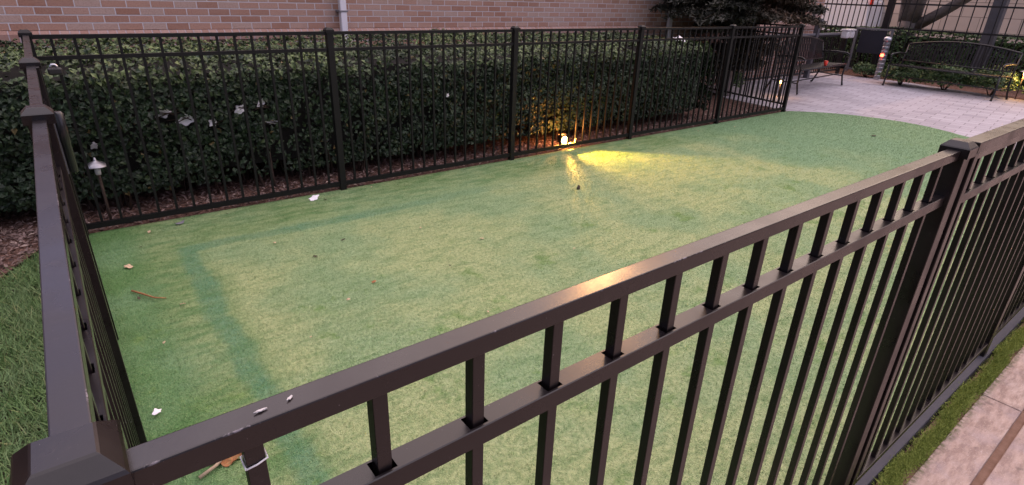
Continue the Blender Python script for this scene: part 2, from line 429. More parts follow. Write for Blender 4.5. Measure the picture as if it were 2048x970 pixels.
def unit(a): return a / (np.linalg.norm(a, axis=1, keepdims=True) + 1e-9)
def leaves(P, N, size, aspect=0.55, droop=0.35, jitter=0.7, fold=0.25, hang=0.0):
    """five-vertex folded leaves at P facing roughly N"""
    n = len(P)
    N = unit(N + rng.normal(0, jitter, (n, 3)))
    T = unit(np.cross(N, rng.normal(0, 1, (n, 3))))
    T = unit(T + np.array([0, 0, -hang])); N = unit(N - T * (N * T).sum(1, keepdims=True))
    B = np.cross(N, T)
    s = (size * rng.uniform(0.65, 1.3, n))[:, None]
    base = P - T * s * 0.5; tip = P + T * s * 0.5 - N * s * droop * 0.3
    mid = P + N * s * 0.04
    l = P + B * s * aspect * 0.5 + N * s * fold * 0.4; r = P - B * s * aspect * 0.5 + N * s * fold * 0.4
    V = np.stack([base, l, mid, r, tip], 1).reshape(-1, 3)
    k = np.arange(n)[:, None] * 5
    F = np.concatenate([k + [0, 2, 1], k + [0, 3, 2], k + [1, 2, 4], k + [2, 3, 4]], 1).reshape(-1)
    return V, F, np.full(n * 4, 3)
def blades(P, h, wd, lean=0.5):
    n = len(P); a = rng.uniform(0, 2 * np.pi, n); hh = h * rng.uniform(0.5, 1.25, n)
    d = np.stack([np.cos(a), np.sin(a), np.zeros(n)], 1); q = np.stack([-np.sin(a), np.cos(a), np.zeros(n)], 1)
    b = rng.uniform(0, 2 * np.pi, n); ld = np.stack([np.cos(b), np.sin(b), np.zeros(n)], 1)
    ln = (hh * lean * rng.uniform(0.3, 1.7, n))[:, None]
    top = P + ld * ln; top[:, 2] += np.sqrt(np.maximum(hh ** 2 - (ln[:, 0] * 0.7) ** 2, (0.3 * hh) ** 2))
    V = np.stack([P + q * wd / 2, P - q * wd / 2, top], 1).reshape(-1, 3)
    return V, np.arange(n * 3), np.full(n, 3)

# ------------------------------------------------------------------ ground
MX = -0.030   # fence reference
FX = -0.012   # left fence line
BY, BX0, PL = 4.151, -0.058, 1.84
obj('ground', MB().poly([(-150, -150), (250, -150), (250, 150), (-150, 150)], z0=-0.03), M['soil'])['kind'] = 'structure'
curve = [(9.05, 4.15), (9.29, 4.13), (9.60, 3.88), (9.80, 3.66), (9.95, 3.40), (10.05, 3.10), (10.11, 2.75), (10.06, 2.40), (9.93, 2.10), (9.70, 1.70), (9.40, 1.2), (9.1, 0.6), (8.9, -0.02)]
def turf_edge(y):
    ys = [c[1] for c in curve][::-1]; xs = [c[0] for c in curve][::-1]
    return np.interp(y, ys, xs)
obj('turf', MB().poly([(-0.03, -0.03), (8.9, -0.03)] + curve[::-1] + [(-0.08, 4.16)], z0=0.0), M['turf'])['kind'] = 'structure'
patio = [(8.5, -3.0), (14.3, -3.0), (14.95, 2.0), (15.35, 3.4), (15.62, 4.6), (15.62, 6.9), (10.2, 6.48), (9.47, 5.4), (9.33, 4.2), (9.0, 4.0), (8.6, 0.0)]
obj('patio', MB().poly(patio, z0=-0.006), M['paver'])['kind'] = 'structure'
obj('mulch_bed', MB().poly([(-6, 3.2), (-1, 3.35), (-0.5, 3.68), (-0.31, 4.05), (-0.1, 4.15), (9.30, 4.14), (9.47, 5.4), (10.2, 6.6), (-6, 6.6)], z0=-0.010), M['mulch'])['kind'] = 'structure'
obj('planting_bed', MB().poly([(14.2, -3.0), (14.9, 2.0), (15.3, 3.4), (15.55, 4.6), (15.55, 7.5), (19, 9.5), (19, -3.0)], z0=-0.016), M['mulch'])['kind'] = 'structure'
obj('road', MB().poly([(19.6, -80), (34, -80), (34, 80), (19.6, 80)], z0=-0.02), M['asphalt'])['kind'] = 'structure'
mb = MB().box((19.45, -60, -0.05), (19.6, 60, 0.10), 0.01); obj('kerb', mb, M['concrete'])['kind'] = 'structure'

mb = MB().box((1.88, -0.034, -0.06), (7.2, 0.012, 0.004), 0.003); obj('footing', mb, plain('dark_kerb', (0.045, 0.045, 0.058), 0.8))['kind'] = 'structure'
# pavement outside the near fence: granite slabs with a rusty joint strip
obj('pavement_bed', MB().poly([(-4, -6), (13, -6), (13, -0.045), (-4, -0.045)], z0=-0.022), M['joint'])['kind'] = 'structure'
mb = MB()
xs = [-4.0, -2.0, -0.55, 0.66, 1.87, 3.08, 4.29, 5.5, 6.71, 7.92, 9.13, 11, 13]
for x0, x1 in zip(xs, xs[1:]): mb.box((x0 + 0.003, -0.262, -0.06), (x1 - 0.003, -0.118, 0.002), 0.004)
xs2 = [x + 0.5 for x in xs]
for x0, x1 in zip(xs2, xs2[1:]):
    for k in range(5): mb.box((x0 + 0.004, -0.292 - 0.61 * (k + 1) + 0.008, -0.06), (x1 - 0.004, -0.292 - 0.61 * k, 0.001), 0.004)
obj('pavement', mb, M['slab'])['kind'] = 'structure'

# turf pile (denser near the camera)
def pile():
    out = []
    for (x0, x1, dens) in ((-0.01, 1.2, 22000), (1.2, 2.6, 16000), (2.6, 4.6, 13000), (4.6, 10.1, 7000)):
        n = int((x1 - x0) * 4.12 * dens)
        x = rng.uniform(x0, x1, n); y = rng.uniform(0.0, 4.13, n)
        k = x < turf_edge(y) - 0.01
        out.append(np.stack([x[k], y[k], np.full(k.sum(), 0.0)], 1))
    return out
for i, P in enumerate(pile()):
    h = (0.013, 0.012, 0.010, 0.010)[i]; wd = (0.0026, 0.0028, 0.0034, 0.0050)[i]
    V, F, T = blades(P, h, wd, 0.95)
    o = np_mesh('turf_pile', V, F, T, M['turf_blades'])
    tag(o, 'short synthetic grass pile covering the fenced run', 'artificial grass', kind='stuff')
# lawn on the left
n = 42000
x = -0.06 - np.abs(rng.normal(0, 0.55, n)); y = rng.uniform(-0.3, 4.05, n)
k = (y < np.interp(x, [-6, -1, -0.5, -0.31, -0.1], [3.2, 3.3, 3.62, 3.98, 4.1]))
P = np.stack([x, y, np.full(n, -0.02)], 1)[k]
V, F, T = blades(P, 0.065, 0.006, 0.9)
tag(np_mesh('lawn_grass', V, F, T, M['lawn']), 'shaggy natural lawn grass outside the left fence', 'grass', kind='stuff')
# moss along the outside of the near fence
n = 60000
x = rng.uniform(1.2, 6.5, n); y = -0.082 + rng.normal(0, 0.016, n) + 0.008 * np.sin(x * 9) + 0.006 * np.sin(x * 23)
V, F, T = blades(np.stack([x, y, np.full(n, -0.006)], 1), 0.017, 0.004, 0.9)
tag(np_mesh('moss', V, F, T, M['moss']), 'strip of green moss between the near fence and the stone slabs', 'moss', kind='stuff')
# mulch chips
n = 9000
x = np.concatenate([rng.uniform(-3, 9.6, n), rng.uniform(-1.2, -0.05, 1500)]); y = np.concatenate([4.2 + np.abs(rng.normal(0, 0.35, n)), rng.uniform(3.4, 4.5, 1500)])
k = (y > np.interp(x, [-6, -1, -0.5, -0.31, -0.1, 0], [3.2, 3.35, 3.68, 4.05, 4.17, 4.17])) & (x < 9.2 + 0.2 * (y - 4.1))
P = np.stack([x, y, rng.uniform(-0.008, 0.012, len(x))], 1)[k]
V, F, T = leaves(P, np.tile([0, 0, 1.0], (len(P), 1)), 0.045, 0.35, 0.1, 0.45, 0.3)
tag(np_mesh('mulch_chips', V, F, T, M['chips']), 'loose red brown bark chips under the long hedge', 'mulch', kind='stuff')

# ------------------------------------------------------------------ brick building
WY = 6.5
b = thing('brick_building', (7, WY, 0), 'buff red brick building wall rising behind the long hedge', 'building')
mb = MB().box((-14, WY, 1.155), (14.62, WY + 6, 2.95)); obj('upper_wall', mb, M['brick'], b)
mb = MB()
for s in (0,):
    bm = mb.bm
    pr = [(WY + 0.02, 1.155), (WY - 0.012, 1.150), (WY - 0.040, 1.125), (WY - 0.040, 1.055), (WY + 0.02, 1.055)]
    a = [bm.verts.new((-14, y, z)) for y, z in pr]; c = [bm.verts.new((14.66, y, z)) for y, z in pr]
    for i in range(5): bm.faces.new((a[i], a[(i + 1) % 5], c[(i + 1) % 5], c[i]))
    bm.faces.new(a); bm.faces.new(c)
obj('rowlock_course', mb, M['rowlock'], b)
obj('lower_wall', MB().box((-14, WY - 0.022, -0.1), (14.64, WY + 6, 1.055)), M['brick'], b)
obj('roof', MB().box((-14.3, WY - 0.25, 2.95), (14.9, WY + 6.3, 3.12), 0.01), M['mid_grey'], b)
def downspout(x):
    mb = MB().box((x - 0.038, WY - 0.125, 0.35), (x + 0.038, WY - 0.055, 2.949), 0.008)
    mb.bar((x, WY - 0.09, 0.36), (x, WY - 0.26, 0.22), 0.076, 0.07, 0.006)
    d = obj('downspout', mb, M['downspout'], b)
    for z in (1.345, 2.5): obj('bracket', MB().box((x - 0.052, WY - 0.129, z - 0.010), (x + 0.052, WY - 0.0005, z + 0.010), 0.002), M['mid_grey'], d)
downspout(2.83); downspout(8.87)

sx_, sy_, sz_ = 16.2, 13.7, 11.85
t = thing('street_lamp', (sx_ + 1.2, sy_, 0), 'tall street lamp with lit orange head behind the brick building', 'street lamp')
obj('pole', MB().tube([(sx_ + 1.2, sy_, -0.05), (sx_ + 1.2, sy_, 12.05)], [0.11, 0.06], 12), M['grey_steel'], t)
obj('arm', MB().bar((sx_ + 1.2, sy_, 12.02), (sx_ + 0.3, sy_, 12.08), 0.07, 0.07, 0.005), M['grey_steel'], t)
h_ = obj('lamp_head', MB().box((sx_ - 0.36, sy_ - 0.28, 11.99), (sx_ + 0.36, sy_ + 0.28, 12.16), 0.03), M['grey_steel'], t)
obj('lens', MB().lathe((sx_, sy_, 0), [(0.05, 11.70), (0.20, 11.74), (0.27, 11.86), (0.28, 11.985)], 18), M['wall_lens'], h_)

# ------------------------------------------------------------------ hedge
def vnoise(P, f, seed):
    r2 = np.random.default_rng(seed); o = np.zeros(len(P))
    for _ in range(7):
        k = r2.normal(0, f, 3); o += np.sin(P @ k + r2.uniform(0, 6.28))
    return o / 4.0
def hedge_pts(n, which):
    x0, x1, y0, y1, zt = -3.6, 7.55, 4.47, 6.32, 1.075
    if which == 'front':
        x = rng.uniform(x0, x1, n); z = 0.13 + (zt - 0.05 - 0.13) * rng.uniform(0, 1, n) ** 0.95
        rr = 0.16
        y = np.full(n, y0); e = np.clip((z - (zt - rr)) / rr, 0, 1); y = y0 + rr * (1 - np.sqrt(np.clip(1 - e ** 2, 0, 1)))
        y += np.clip((0.30 - z) / 0.30, 0, 1) ** 2 * 0.10
        N = np.stack([np.zeros(n), -np.ones(n), 0.35 + 1.6 * e], 1)
    elif which == 'top':
        x = rng.uniform(x0, x1, n); y = y0 + 0.08 + (y1 - y0 - 0.08) * rng.uniform(0, 1, n); z = np.full(n, zt)
        e = np.clip((y0 + 0.2 - y) / 0.2, 0, 1); z = z - 0.06 * e ** 2
        N = np.tile([0, -0.15, 1.0], (n, 1))
    else:
        y = rng.uniform(y0, y1, n); z = rng.uniform(0.12, zt, n); x = np.full(n, x1); N = np.tile([1, 0, 0.25], (n, 1))
        e = np.clip((z - zt + 0.35) / 0.35, 0, 1); x = x - 0.30 * e ** 2
    # rounded right-hand end
    e = np.clip((x - (x1 - 0.55)) / 0.55, 0, 1)
    if which == 'top': z = z - 0.16 * e ** 2
    if which == 'front': y = y + 0.30 * e ** 2; z = z * (1 - 0.14 * e ** 2)
    P = np.stack([x, y, z], 1)
    d = 0.060 * vnoise(P, 3.0, 5) + 0.050 * vnoise(P, 11.0, 6)
    P = P + unit(N) * d[:, None]
    return P, N
hed = thing('hedge', (2, 5.4, 0), 'long clipped dark green hedge between the back fence and the brick wall', 'hedge')
Vs, Fs, Ts, As = [], [], [], []; off = 0
holes = [(0.60, 0.70, 0.075, 0.045), (0.74, 0.64, 0.07, 0.05), (0.92, 0.60, 0.05, 0.05), (1.13, 0.69, 0.06, 0.05), (1.30, 0.70, 0.05, 0.05), (1.36, 0.56, 0.08, 0.035), (0.13, 0.52, 0.03, 0.03)]
for which, n, size in (('front', 34000, 0.050), ('top', 30000, 0.042), ('end', 6500, 0.05)):
    P, N = hedge_pts(n, which)
    dep = np.abs(rng.normal(0, 0.035, n)); P = P - unit(N) * dep[:, None]
    keep = np.ones(n, bool)
    if which == 'front':
        for (hx, hz, a, c) in holes: keep &= ((P[:, 0] - hx) / a) ** 2 + ((P[:, 2] - hz) / c) ** 2 > 1
        thin = vnoise(P, 7.0, 21); keep &= ~((thin < -0.5) & (rng.uniform(0, 1, n) < 0.75))
    P, N, dep = P[keep], N[keep], dep[keep]
    V, F, T = leaves(P, N, size, 0.62, 0.5, 0.55, 0.3, 0.5 if which == 'front' else 0.0)
    yv = np.clip((P[:, 2] - 0.88) / 0.14, 0, 1) * np.clip(0.70 + 0.50 * vnoise(P, 4.5, 9), 0, 1) * (rng.uniform(0, 1, len(P)) < 0.75)  # lighter towards the top: new growth and sky light both put into the colour
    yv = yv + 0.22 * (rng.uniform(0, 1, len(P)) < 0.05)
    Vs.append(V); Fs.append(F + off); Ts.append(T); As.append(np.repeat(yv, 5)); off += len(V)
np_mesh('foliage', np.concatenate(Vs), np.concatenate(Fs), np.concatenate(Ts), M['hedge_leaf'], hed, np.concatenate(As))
mb = MB()
bmc = mb.bm
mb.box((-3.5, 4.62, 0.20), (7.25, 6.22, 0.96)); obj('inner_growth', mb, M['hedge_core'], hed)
for i in range(72):
    mb = MB(); x = rnd.uniform(-0.8, 7.3); y = rnd.uniform(4.55, 4.95)
    mb.tube([(x, y, -0.02), (x + rnd.uniform(-.06, .06), y + rnd.uniform(-.05, .05), 0.16), (x + rnd.uniform(-.15, .15), y + rnd.uniform(-.08, .08), 0.34)], [rnd.uniform(.006, .013), .008, .005], 6); obj('stem', mb, M['twig'], hed)
for (hx, hz, a, c) in holes[:6]:
    for q in range(3):
        mb = MB(); mb.tube([(hx - a - .05, 4.53 + .02 * q, hz + rnd.uniform(-.06, .06)), (hx, 4.50, hz + rnd.uniform(-.02, .02)), (hx + a + .05, 4.54, hz + rnd.uniform(-.06, .06))], .0035, 5); obj('twig', mb, M['twig'], hed)

# pieces added in the hedge hollow stand in for bright gaps; others are scraps
def scrap(name, c, sx, sz, label, cat, group=None, mat='paper', normal=(0, -1, 0.2), seed=0):
    """crumpled curled sheet with a little thickness"""
    r2 = random.Random(seed); nx, nz = 13, 11
    nrm = Vector(normal).normalized(); u = Vector((1, 0, 0)) - nrm * nrm.x; u.normalize(); v = nrm.cross(u)
    ph = [r2.uniform(0, 6.28) for _ in range(6)]; rot = r2.uniform(-0.8, 0.8)
    u, v = u * math.cos(rot) + v * math.sin(rot), v * math.cos(rot) - u * math.sin(rot)
    mb = MB(); bm = mb.bm; t = 0.0012
    def pt(i, j, side):
        a = 2 * i / (nx - 1) - 1; b_ = 2 * j / (nz - 1) - 1
        rr = 1 - 0.22 * (a * a) * (b_ * b_)
        edge = 1 + 0.16 * math.sin(5 * math.atan2(b_, a) + ph[4])
        h = 0.24 * math.sin(2.2 * a + ph[0]) + 0.22 * math.sin(2.6 * b_ + ph[1]) + 0.06 * math.sin(5 * (a + b_) + ph[2])
        k = math.sqrt(max(0.0, 1 - 0.5 * b_ * b_)), math.sqrt(max(0.0, 1 - 0.5 * a * a))
        return Vector(c) + u * (a * sx * k[0] * edge * rr) + v * (b_ * sz * k[1] * edge * rr) + nrm * (h * min(sx, sz) * 0.8 + side * t)
    g = [[[bm.verts.new(pt(i, j, s)) for j in range(nz)] for i in range(nx)] for s in (0, 1)]
    for i in range(nx - 1):
        for j in range(nz - 1):
            bm.faces.new((g[1][i][j], g[1][i + 1][j], g[1][i + 1][j + 1], g[1][i][j + 1]))
            bm.faces.new((g[0][i][j + 1], g[0][i + 1][j + 1], g[0][i + 1][j], g[0][i][j]))
    ring = [(i, 0) for i in range(nx)] + [(nx - 1, j) for j in range(1, nz)] + [(i, nz - 1) for i in range(nx - 2, -1, -1)] + [(0, j) for j in range(nz - 2, 0, -1)]
    for p, q in zip(ring, ring[1:] + ring[:1]):
        bm.faces.new((g[0][p[0]][p[1]], g[0][q[0]][q[1]], g[1][q[0]][q[1]], g[1][p[0]][p[1]]))
    for f in bm.faces: f.smooth = True
    o = obj(name, mb, M[mat], None, c)
    return tag(o, label, cat, group)
G1 = 'white scraps caught in the hedge'
scrap('white_piece', (0.60, 4.52, 0.70), 0.055, 0.032, 'leftmost white piece added in place of a bright gap through the hedge', 'scrap', G1, seed=1)
scrap('white_piece', (0.745, 4.51, 0.645), 0.075, 0.042, 'largest white piece, creased across, added in place of a bright hedge gap', 'scrap', G1, seed=2)
scrap('white_piece', (0.92, 4.51, 0.60), 0.030, 0.034, 'small round white piece in place of a bright hedge gap, just right of the largest piece', 'scrap', G1, seed=3)
scrap('white_piece', (1.13, 4.51, 0.685), 0.045, 0.034, 'oval white piece in place of a bright hedge gap beneath a pair of bare twigs', 'scrap', G1, seed=4)
scrap('white_piece', (1.30, 4.52, 0.72), 0.030, 0.040, 'upright pinkish white piece in place of a bright gap, highest of those in the hedge hollow', 'scrap', G1, seed=5)
scrap('white_piece', (1.37, 4.52, 0.56), 0.055, 0.018, 'thin flat white piece in place of a bright gap low at the right end of the hedge hollow', 'scrap', G1, seed=6)
scrap('white_piece', (0.13, 4.50, 0.52), 0.026, 0.026, 'torn white scrap in the hedge right above the silver path light', 'scrap', G1, seed=7)
scrap('white_piece', (3.05, 4.47, 0.66), 0.022, 0.015, 'tiny white scrap in the hedge between the second and third fence posts', 'scrap', G1, seed=8)
scrap('white_piece', (6.95, 4.72, 1.10), 0.15, 0.09, 'white crumpled sheet lying on top of the hedge under the dark evergreen', 'scrap', None, normal=(0, -.4, 1), seed=9)

# ------------------------------------------------------------------ aluminium fences
RW, RH, PK, PH = 0.0287, 0.024, 0.016, 0.0508
ZT, Z2, ZB, HP = 1.290, 1.167, 0.085, 1.298
def frame_m(A, B):
    d = Vector((B[0] - A[0], B[1] - A[1], 0)); L = d.length; d.normalize()
    return L, Matrix(((d.x, -d.y, 0, A[0]), (d.y, d.x, 0, A[1]), (0, 0, 1, 0), (0, 0, 0, 1)))
def place(o, m, root, z):
    p = m @ Vector((0, 0, 0)); p.z = z
    o.parent = root; o.location = p - W0[root]; W0[o] = p.copy()
    o.rotation_euler = (0, 0, math.atan2(m[1][0], m[0][0]))
def raw(name, mb, mats):
    me = bpy.data.meshes.new(name); bmesh.ops.recalc_face_normals(mb.bm, faces=mb.bm.faces); mb.bm.to_mesh(me); mb.bm.free()
    for m in mats: me.materials.append(m)
    o = bpy.data.objects.new(name, me); C.objects.link(o); return o
def raw_mesh(mb, mat):
    me = bpy.data.meshes.new('rail'); bmesh.ops.recalc_face_normals(mb.bm, faces=mb.bm.faces); mb.bm.to_mesh(me); mb.bm.free(); me.materials.append(mat); return me
picket_cache = {}
def picket_mesh(z0, z1, wd, mat, bev):
    key = (z0, z1, wd, mat.name, bev)
    if key not in picket_cache:
        mb = MB().box((-wd / 2, -wd / 2, z0), (wd / 2, wd / 2, z1), bev)
        me = bpy.data.meshes.new('picket'); bmesh.ops.recalc_face_normals(mb.bm, faces=mb.bm.faces); mb.bm.to_mesh(me); mb.bm.free(); me.materials.append(mat)
        picket_cache[key] = me
    return picket_cache[key]
def punched(L, x0, xs, w_, h_, hole):
    """hollow rail whose upper web has square holes for the pickets; local z: 0 = top"""
    mb = MB(); bm = mb.bm; y0, y1 = -w_ / 2, w_ / 2; c = 0.0012
    def q(a, b_, d, e): bm.faces.new([bm.verts.new(p) for p in (a, b_, d, e)])
    hx, hy = hole
    q((x0, y0 + c, 0), (L, y0 + c, 0), (L, -hy, 0), (x0, -hy, 0)); q((x0, hy, 0), (L, hy, 0), (L, y1 - c, 0), (x0, y1 - c, 0))
    prev = x0
    for x in xs:
        q((prev, -hy, 0), (x - hx, -hy, 0), (x - hx, hy, 0), (prev, hy, 0)); prev = x + hx
    q((prev, -hy, 0), (L, -hy, 0), (L, hy, 0), (prev, hy, 0))
    q((x0, y0, -c), (L, y0, -c), (L, y0 + c, 0), (x0, y0 + c, 0)); q((x0, y1 - c, 0), (L, y1 - c, 0), (L, y1, -c), (x0, y1, -c))
    q((x0, y0, -h_), (L, y0, -h_), (L, y0, -c), (x0, y0, -c)); q((x0, y1, -c), (L, y1, -c), (L, y1, -h_), (x0, y1, -h_))
    q((x0, y0, -h_), (x0, y1, -h_), (L, y1, -h_), (L, y0, -h_))
    # inner sides so that the web reads as metal with a dark hollow
    bmesh.ops.remove_doubles(bm, verts=bm.verts, dist=1e-5)
    return mb
M['rail_top_near'] = rail_mat(0.0, -RW / 2)
def panel(root, A, B, n, xs=None, ends=(PH / 2, PH / 2), mat=None, near=False, zs=(ZT, Z2, ZB), pk=PK, rails=(RW, RH), topover=True, ptop=None, hb=None):
    mat = mat or M['paint']
    L, m = frame_m(A, B); w_, h_ = rails
    if xs is None: xs = [L * k / n for k in range(1, n)]
    x0, x1 = ends[0] - 0.001, L - ends[1] + 0.001
    bev = 0.0016 if near else 0.0
    for i, z in enumerate(zs):
        if near and i == 1:
            o = raw('rail', punched(x1, x0, xs, w_, h_ + 0.002, (0.0125, 0.0105)), [M['paint']])
        else:
            o = raw('rail', MB().box((x0, -w_ / 2, -h_), (x1, w_ / 2, 0), bev), [M['rail_top_near'] if (near and i == 0) else mat])
        if hb and i == 2:
            o.data = raw_mesh(MB().box((x0, -w_ / 2, -hb), (x1, w_ / 2, 0), bev), mat)
        place(o, m, root, z)
    zt = ptop if ptop else (zs[0] - h_ * 0.6 if topover else zs[0] + 0.1)
    me = picket_mesh(zs[-1] - h_ * 0.8, zt, pk, mat, 0.001 if near else 0)
    for x in xs:
        o = bpy.data.objects.new('picket', me); C.objects.link(o); p = m @ Vector((x, 0, 0))
        o.parent = root; o.location = p - W0[root]; o.location.z = -W0[root].z
        o.rotation_euler = (0, 0, math.atan2(m[1][0], m[0][0])); W0[o] = p
def post(root, x, y, h=HP, s=PH, mat=None, cap=True, cap_s=0.066):
    mat = mat or M['paint']
    o = obj('post', MB().box((x - s / 2, y - s / 2, -0.05), (x + s / 2, y + s / 2, h), 0.002), mat, root, (x, y, 0))
    if cap:
        mb = MB(); bm = mb.bm; c = cap_s / 2
        rings = []
        for hs, z in ((c, h - 0.020), (c, h + 0.004), (c - 0.002, h + 0.007), (c * 0.60, h + 0.019), (c * 0.54, h + 0.0205)):
            rings.append([bm.verts.new((x + sx * hs, y + sy * hs, z)) for sx, sy in ((-1, -1), (1, -1), (1, 1), (-1, 1))])
        for a, b_ in zip(rings, rings[1:]):
            for k in range(4): bm.faces.new((a[k], a[(k + 1) % 4], b_[(k + 1) % 4], b_[k]))
        bm.faces.new(rings[0][::-1]); bm.faces.new(rings[-1])
        obj('post_cap', mb, mat, o, (x, y, 0))
    return o
# back fence: five panels
f = thing('metal_fence', (BX0, BY, 0), 'black metal picket fence standing along the foot of the long hedge', 'fence', 'picket fences round the run')
for i in range(6):
    if i < 5: panel(f, (BX0 + PL * i, BY), (BX0 + PL * (i + 1), BY), 16, mat=M['black_coat'], zs=(ZT, Z2, 0.072), hb=0.036)
    post(f, BX0 + PL * i, BY, mat=M['black_coat'])
# near fence
f = thing('metal_fence', (FX, 0, 0), 'nearest picket fence panel with worn bronze top rail crossing in front of the turf', 'fence', 'picket fences round the run')
panel(f, (FX, 0), (1.84, 0), 16, near=True)
post(f, FX, 0, h=1.300); post(f, 1.84, 0, h=1.292)
# gate in the near fence
GY = -0.012
f = thing('metal_gate', (1.90, GY, 0), 'picket gate with square side stiles beside the stone slabs', 'gate')
GX0, GX1 = 1.885, 3.43
panel(f, (GX0, GY), (GX1, GY), 14, ends=(0.03, 0.03), near=True, zs=(ZT - 0.012, Z2 - 0.012, ZB + 0.02))
for x in (GX0 + 0.016, GX1 - 0.016):
    obj('stile', MB().box((x - 0.016, GY - 0.018, 0.045), (x + 0.016, GY + 0.018, ZT - 0.014), 0.002), M['paint'], f)
obj('cap_rail', MB().box((GX0 - 0.002, GY - 0.020, ZT - 0.0135), (GX1 + 0.002, GY + 0.020, ZT + 0.016), 0.002), M['paint'], f)
f = thing('metal_fence', (3.47, 0, 0), 'picket fence continuing beyond the gate along the stone slabs', 'fence', 'picket fences round the run')
post(f, 3.47, 0)
panel(f, (3.47, 0), (5.31, 0), 16); post(f, 5.31, 0); panel(f, (5.31, 0), (7.15, 0), 16); post(f, 7.15, 0)
# left fence: fixed panel, gate, fixed panel
Y1, Y2 = 1.436, 2.594
f = thing('metal_fence', (FX, 0.7, 0), 'picket fence panel running away along the turf edge beside the lawn', 'fence', 'picket fences round the run')
panel(f, (FX, 0.0), (-0.020, Y1), 12, near=True); post(f, -0.020, Y1)
f = thing('metal_gate', (-0.03, 2.0, 0), 'small picket gate in the fence beside the lawn, dark latch tube at its post', 'gate')
panel(f, (-0.021, Y1), (-0.035, Y2), 10, ends=(0.035, 0.035))
for y in (Y1 + 0.05, Y2 - 0.05): obj('stile', MB().box((-0.045, y - 0.016, 0.05), (-0.010, y + 0.016, ZT - 0.002), 0.002), M['paint'], f)
mb = MB().lathe((0.014, 1.90, 0), [(0.009, 1.02), (0.013, 1.025), (0.013, 1.12), (0.015, 1.123), (0.015, 1.215), (0.009, 1.222)], 16)
t = obj('latch_tube', mb, M['latch'], f)
mb = MB().box((-0.012, 1.885, 1.02), (0.000, 1.915, 1.20), 0.001); obj('latch_bracket', mb, M['grey_steel'], t)
f = thing('metal_fence', (-0.04, 3.4, 0), 'far short picket fence panel between the lawn gate and the hedge', 'fence', 'picket fences round the run')
panel(f, (-0.037, Y2), (BX0, BY), 13); post(f, -0.036, Y2)
# padlock on the far panel
p = thing('padlock', (0.03, 2.5, 1.30), 'grey padlock with bright shackle hanging beside the second fence post cap', 'padlock')
mb = MB().box((0.014, 2.47, 1.262), (0.060, 2.50, 1.288), 0.006); obj('lock_body', mb, M['black'], p)
mb = MB().tube([(0.026, 2.485, 1.286), (0.026, 2.485, 1.294), (0.031, 2.485, 1.300), (0.041, 2.485, 1.300), (0.046, 2.485, 1.294), (0.046, 2.485, 1.286)], 0.0045, 8); obj('shackle', mb, M['silver'], p)
# short fence closing the hedge bed at the far end
EX = BX0 + 5 * PL
f = thing('metal_fence', (EX, BY + .7, 0), 'picket fence panel running back from the far corner post beside the pavers', 'fence', 'picket fences round the run')
panel(f, (EX, BY), (EX + 0.45, BY + 2.27), 20, ends=(PH / 2, 0.0), zs=(ZT, Z2, 0.13), mat=M['black_coat'])

# ------------------------------------------------------------------ flood light behind the back fence
lx = BX0 + 2 * PL + 0.115 * 7 + 0.031; ly = BY + 0.056; lz = 0.088
f = thing('flood_light', (lx, ly + 0.08, 0), 'glowing orange flood light on the mulch behind the back fence', 'flood light')
mb = MB().box((lx - 0.05, ly + 0.030, 0.055), (lx + 0.05, ly + 0.085, 0.150), 0.008)
for k in range(5): mb.box((lx - 0.045 + 0.0205 * k, ly + 0.083, 0.06), (lx - 0.037 + 0.0205 * k, ly + 0.105, 0.145), 0.001)
obj('housing', mb, M['black'], f)
mb = MB(); bm = mb.bm
bmesh.ops.create_uvsphere(bm, u_segments=16, v_segments=10, radius=1.0)
for v in bm.verts: v.co = Vector((lx + v.co.x * 0.046, ly + 0.030 + min(v.co.y * 0.014, 0.002), lz + v.co.z * 0.044))
for q in bm.faces: q.smooth = True
obj('lens', mb, M['flood_lens'], f)
mb = MB().tube([(lx, ly + 0.06, 0.06), (lx, ly + 0.06, -0.05)], 0.009, 8); obj('stake', mb, M['black'], f)
def lamp(kind, loc, aim, energy, color, size, cone=None, blend=0.3, name='flood_lamp'):
    l = bpy.data.lights.new(name, kind); l.energy = energy; l.color = color; l.shadow_soft_size = size
    if cone: l.spot_size = cone; l.spot_blend = blend
    o = bpy.data.objects.new(name, l); C.objects.link(o); o.location = loc
    if aim: o.rotation_euler = Vector(aim).to_track_quat('-Z', 'Y').to_euler()
    return o
lamp('SPOT', (lx, ly + 0.004, lz), (0.07, -1, -0.03), 150, (1.0, 0.52, 0.07), 0.012, R(94), 0.35)
lamp('POINT', (lx + 0.01, ly + 0.115, 0.20), None, 2.6, (1.0, 0.34, 0.07), 0.02)

# ------------------------------------------------------------------ path lights
def path_light(x, y, h, r, label, lit, group='path lights', stake_lean=0.0):
    t = thing('path_light', (x, y, 0), label, 'path light', group)
    mb = MB().lathe((x, y, 0), [(r, h - 0.042), (r * 0.97, h - 0.036), (r * 0.55, h - 0.012), (r * 0.16, h), (0.010, h + 0.002), (0.006, h + 0.022)], 24)
    obj('lamp_shade', mb, M['dull_silver'], t)
    mb = MB().tube([(x + stake_lean, y, -0.05), (x, y, h - 0.04)], 0.009, 8); obj('stake', mb, M['twig'], t)
    mb = MB().lathe((x, y, 0), [(0.016, h - 0.10), (0.018, h - 0.07), (0.016, h - 0.045)], 12)
    obj('bulb', mb, M['warm_light'] if lit else M['white_plastic'], t)
path_light(0.112, 4.33, 0.455, 0.070, 'unlit silver path light on a thin stake in the corner of the two fences', False)
path_light(10.55, 5.02, 0.34, 0.075, 'lit path light glowing behind the far corner post of the back fence', True)
lamp('POINT', (10.55, 5.02, 0.22), None, 0.9, (1.0, 0.5, 0.15), 0.02, name='path_lamp')
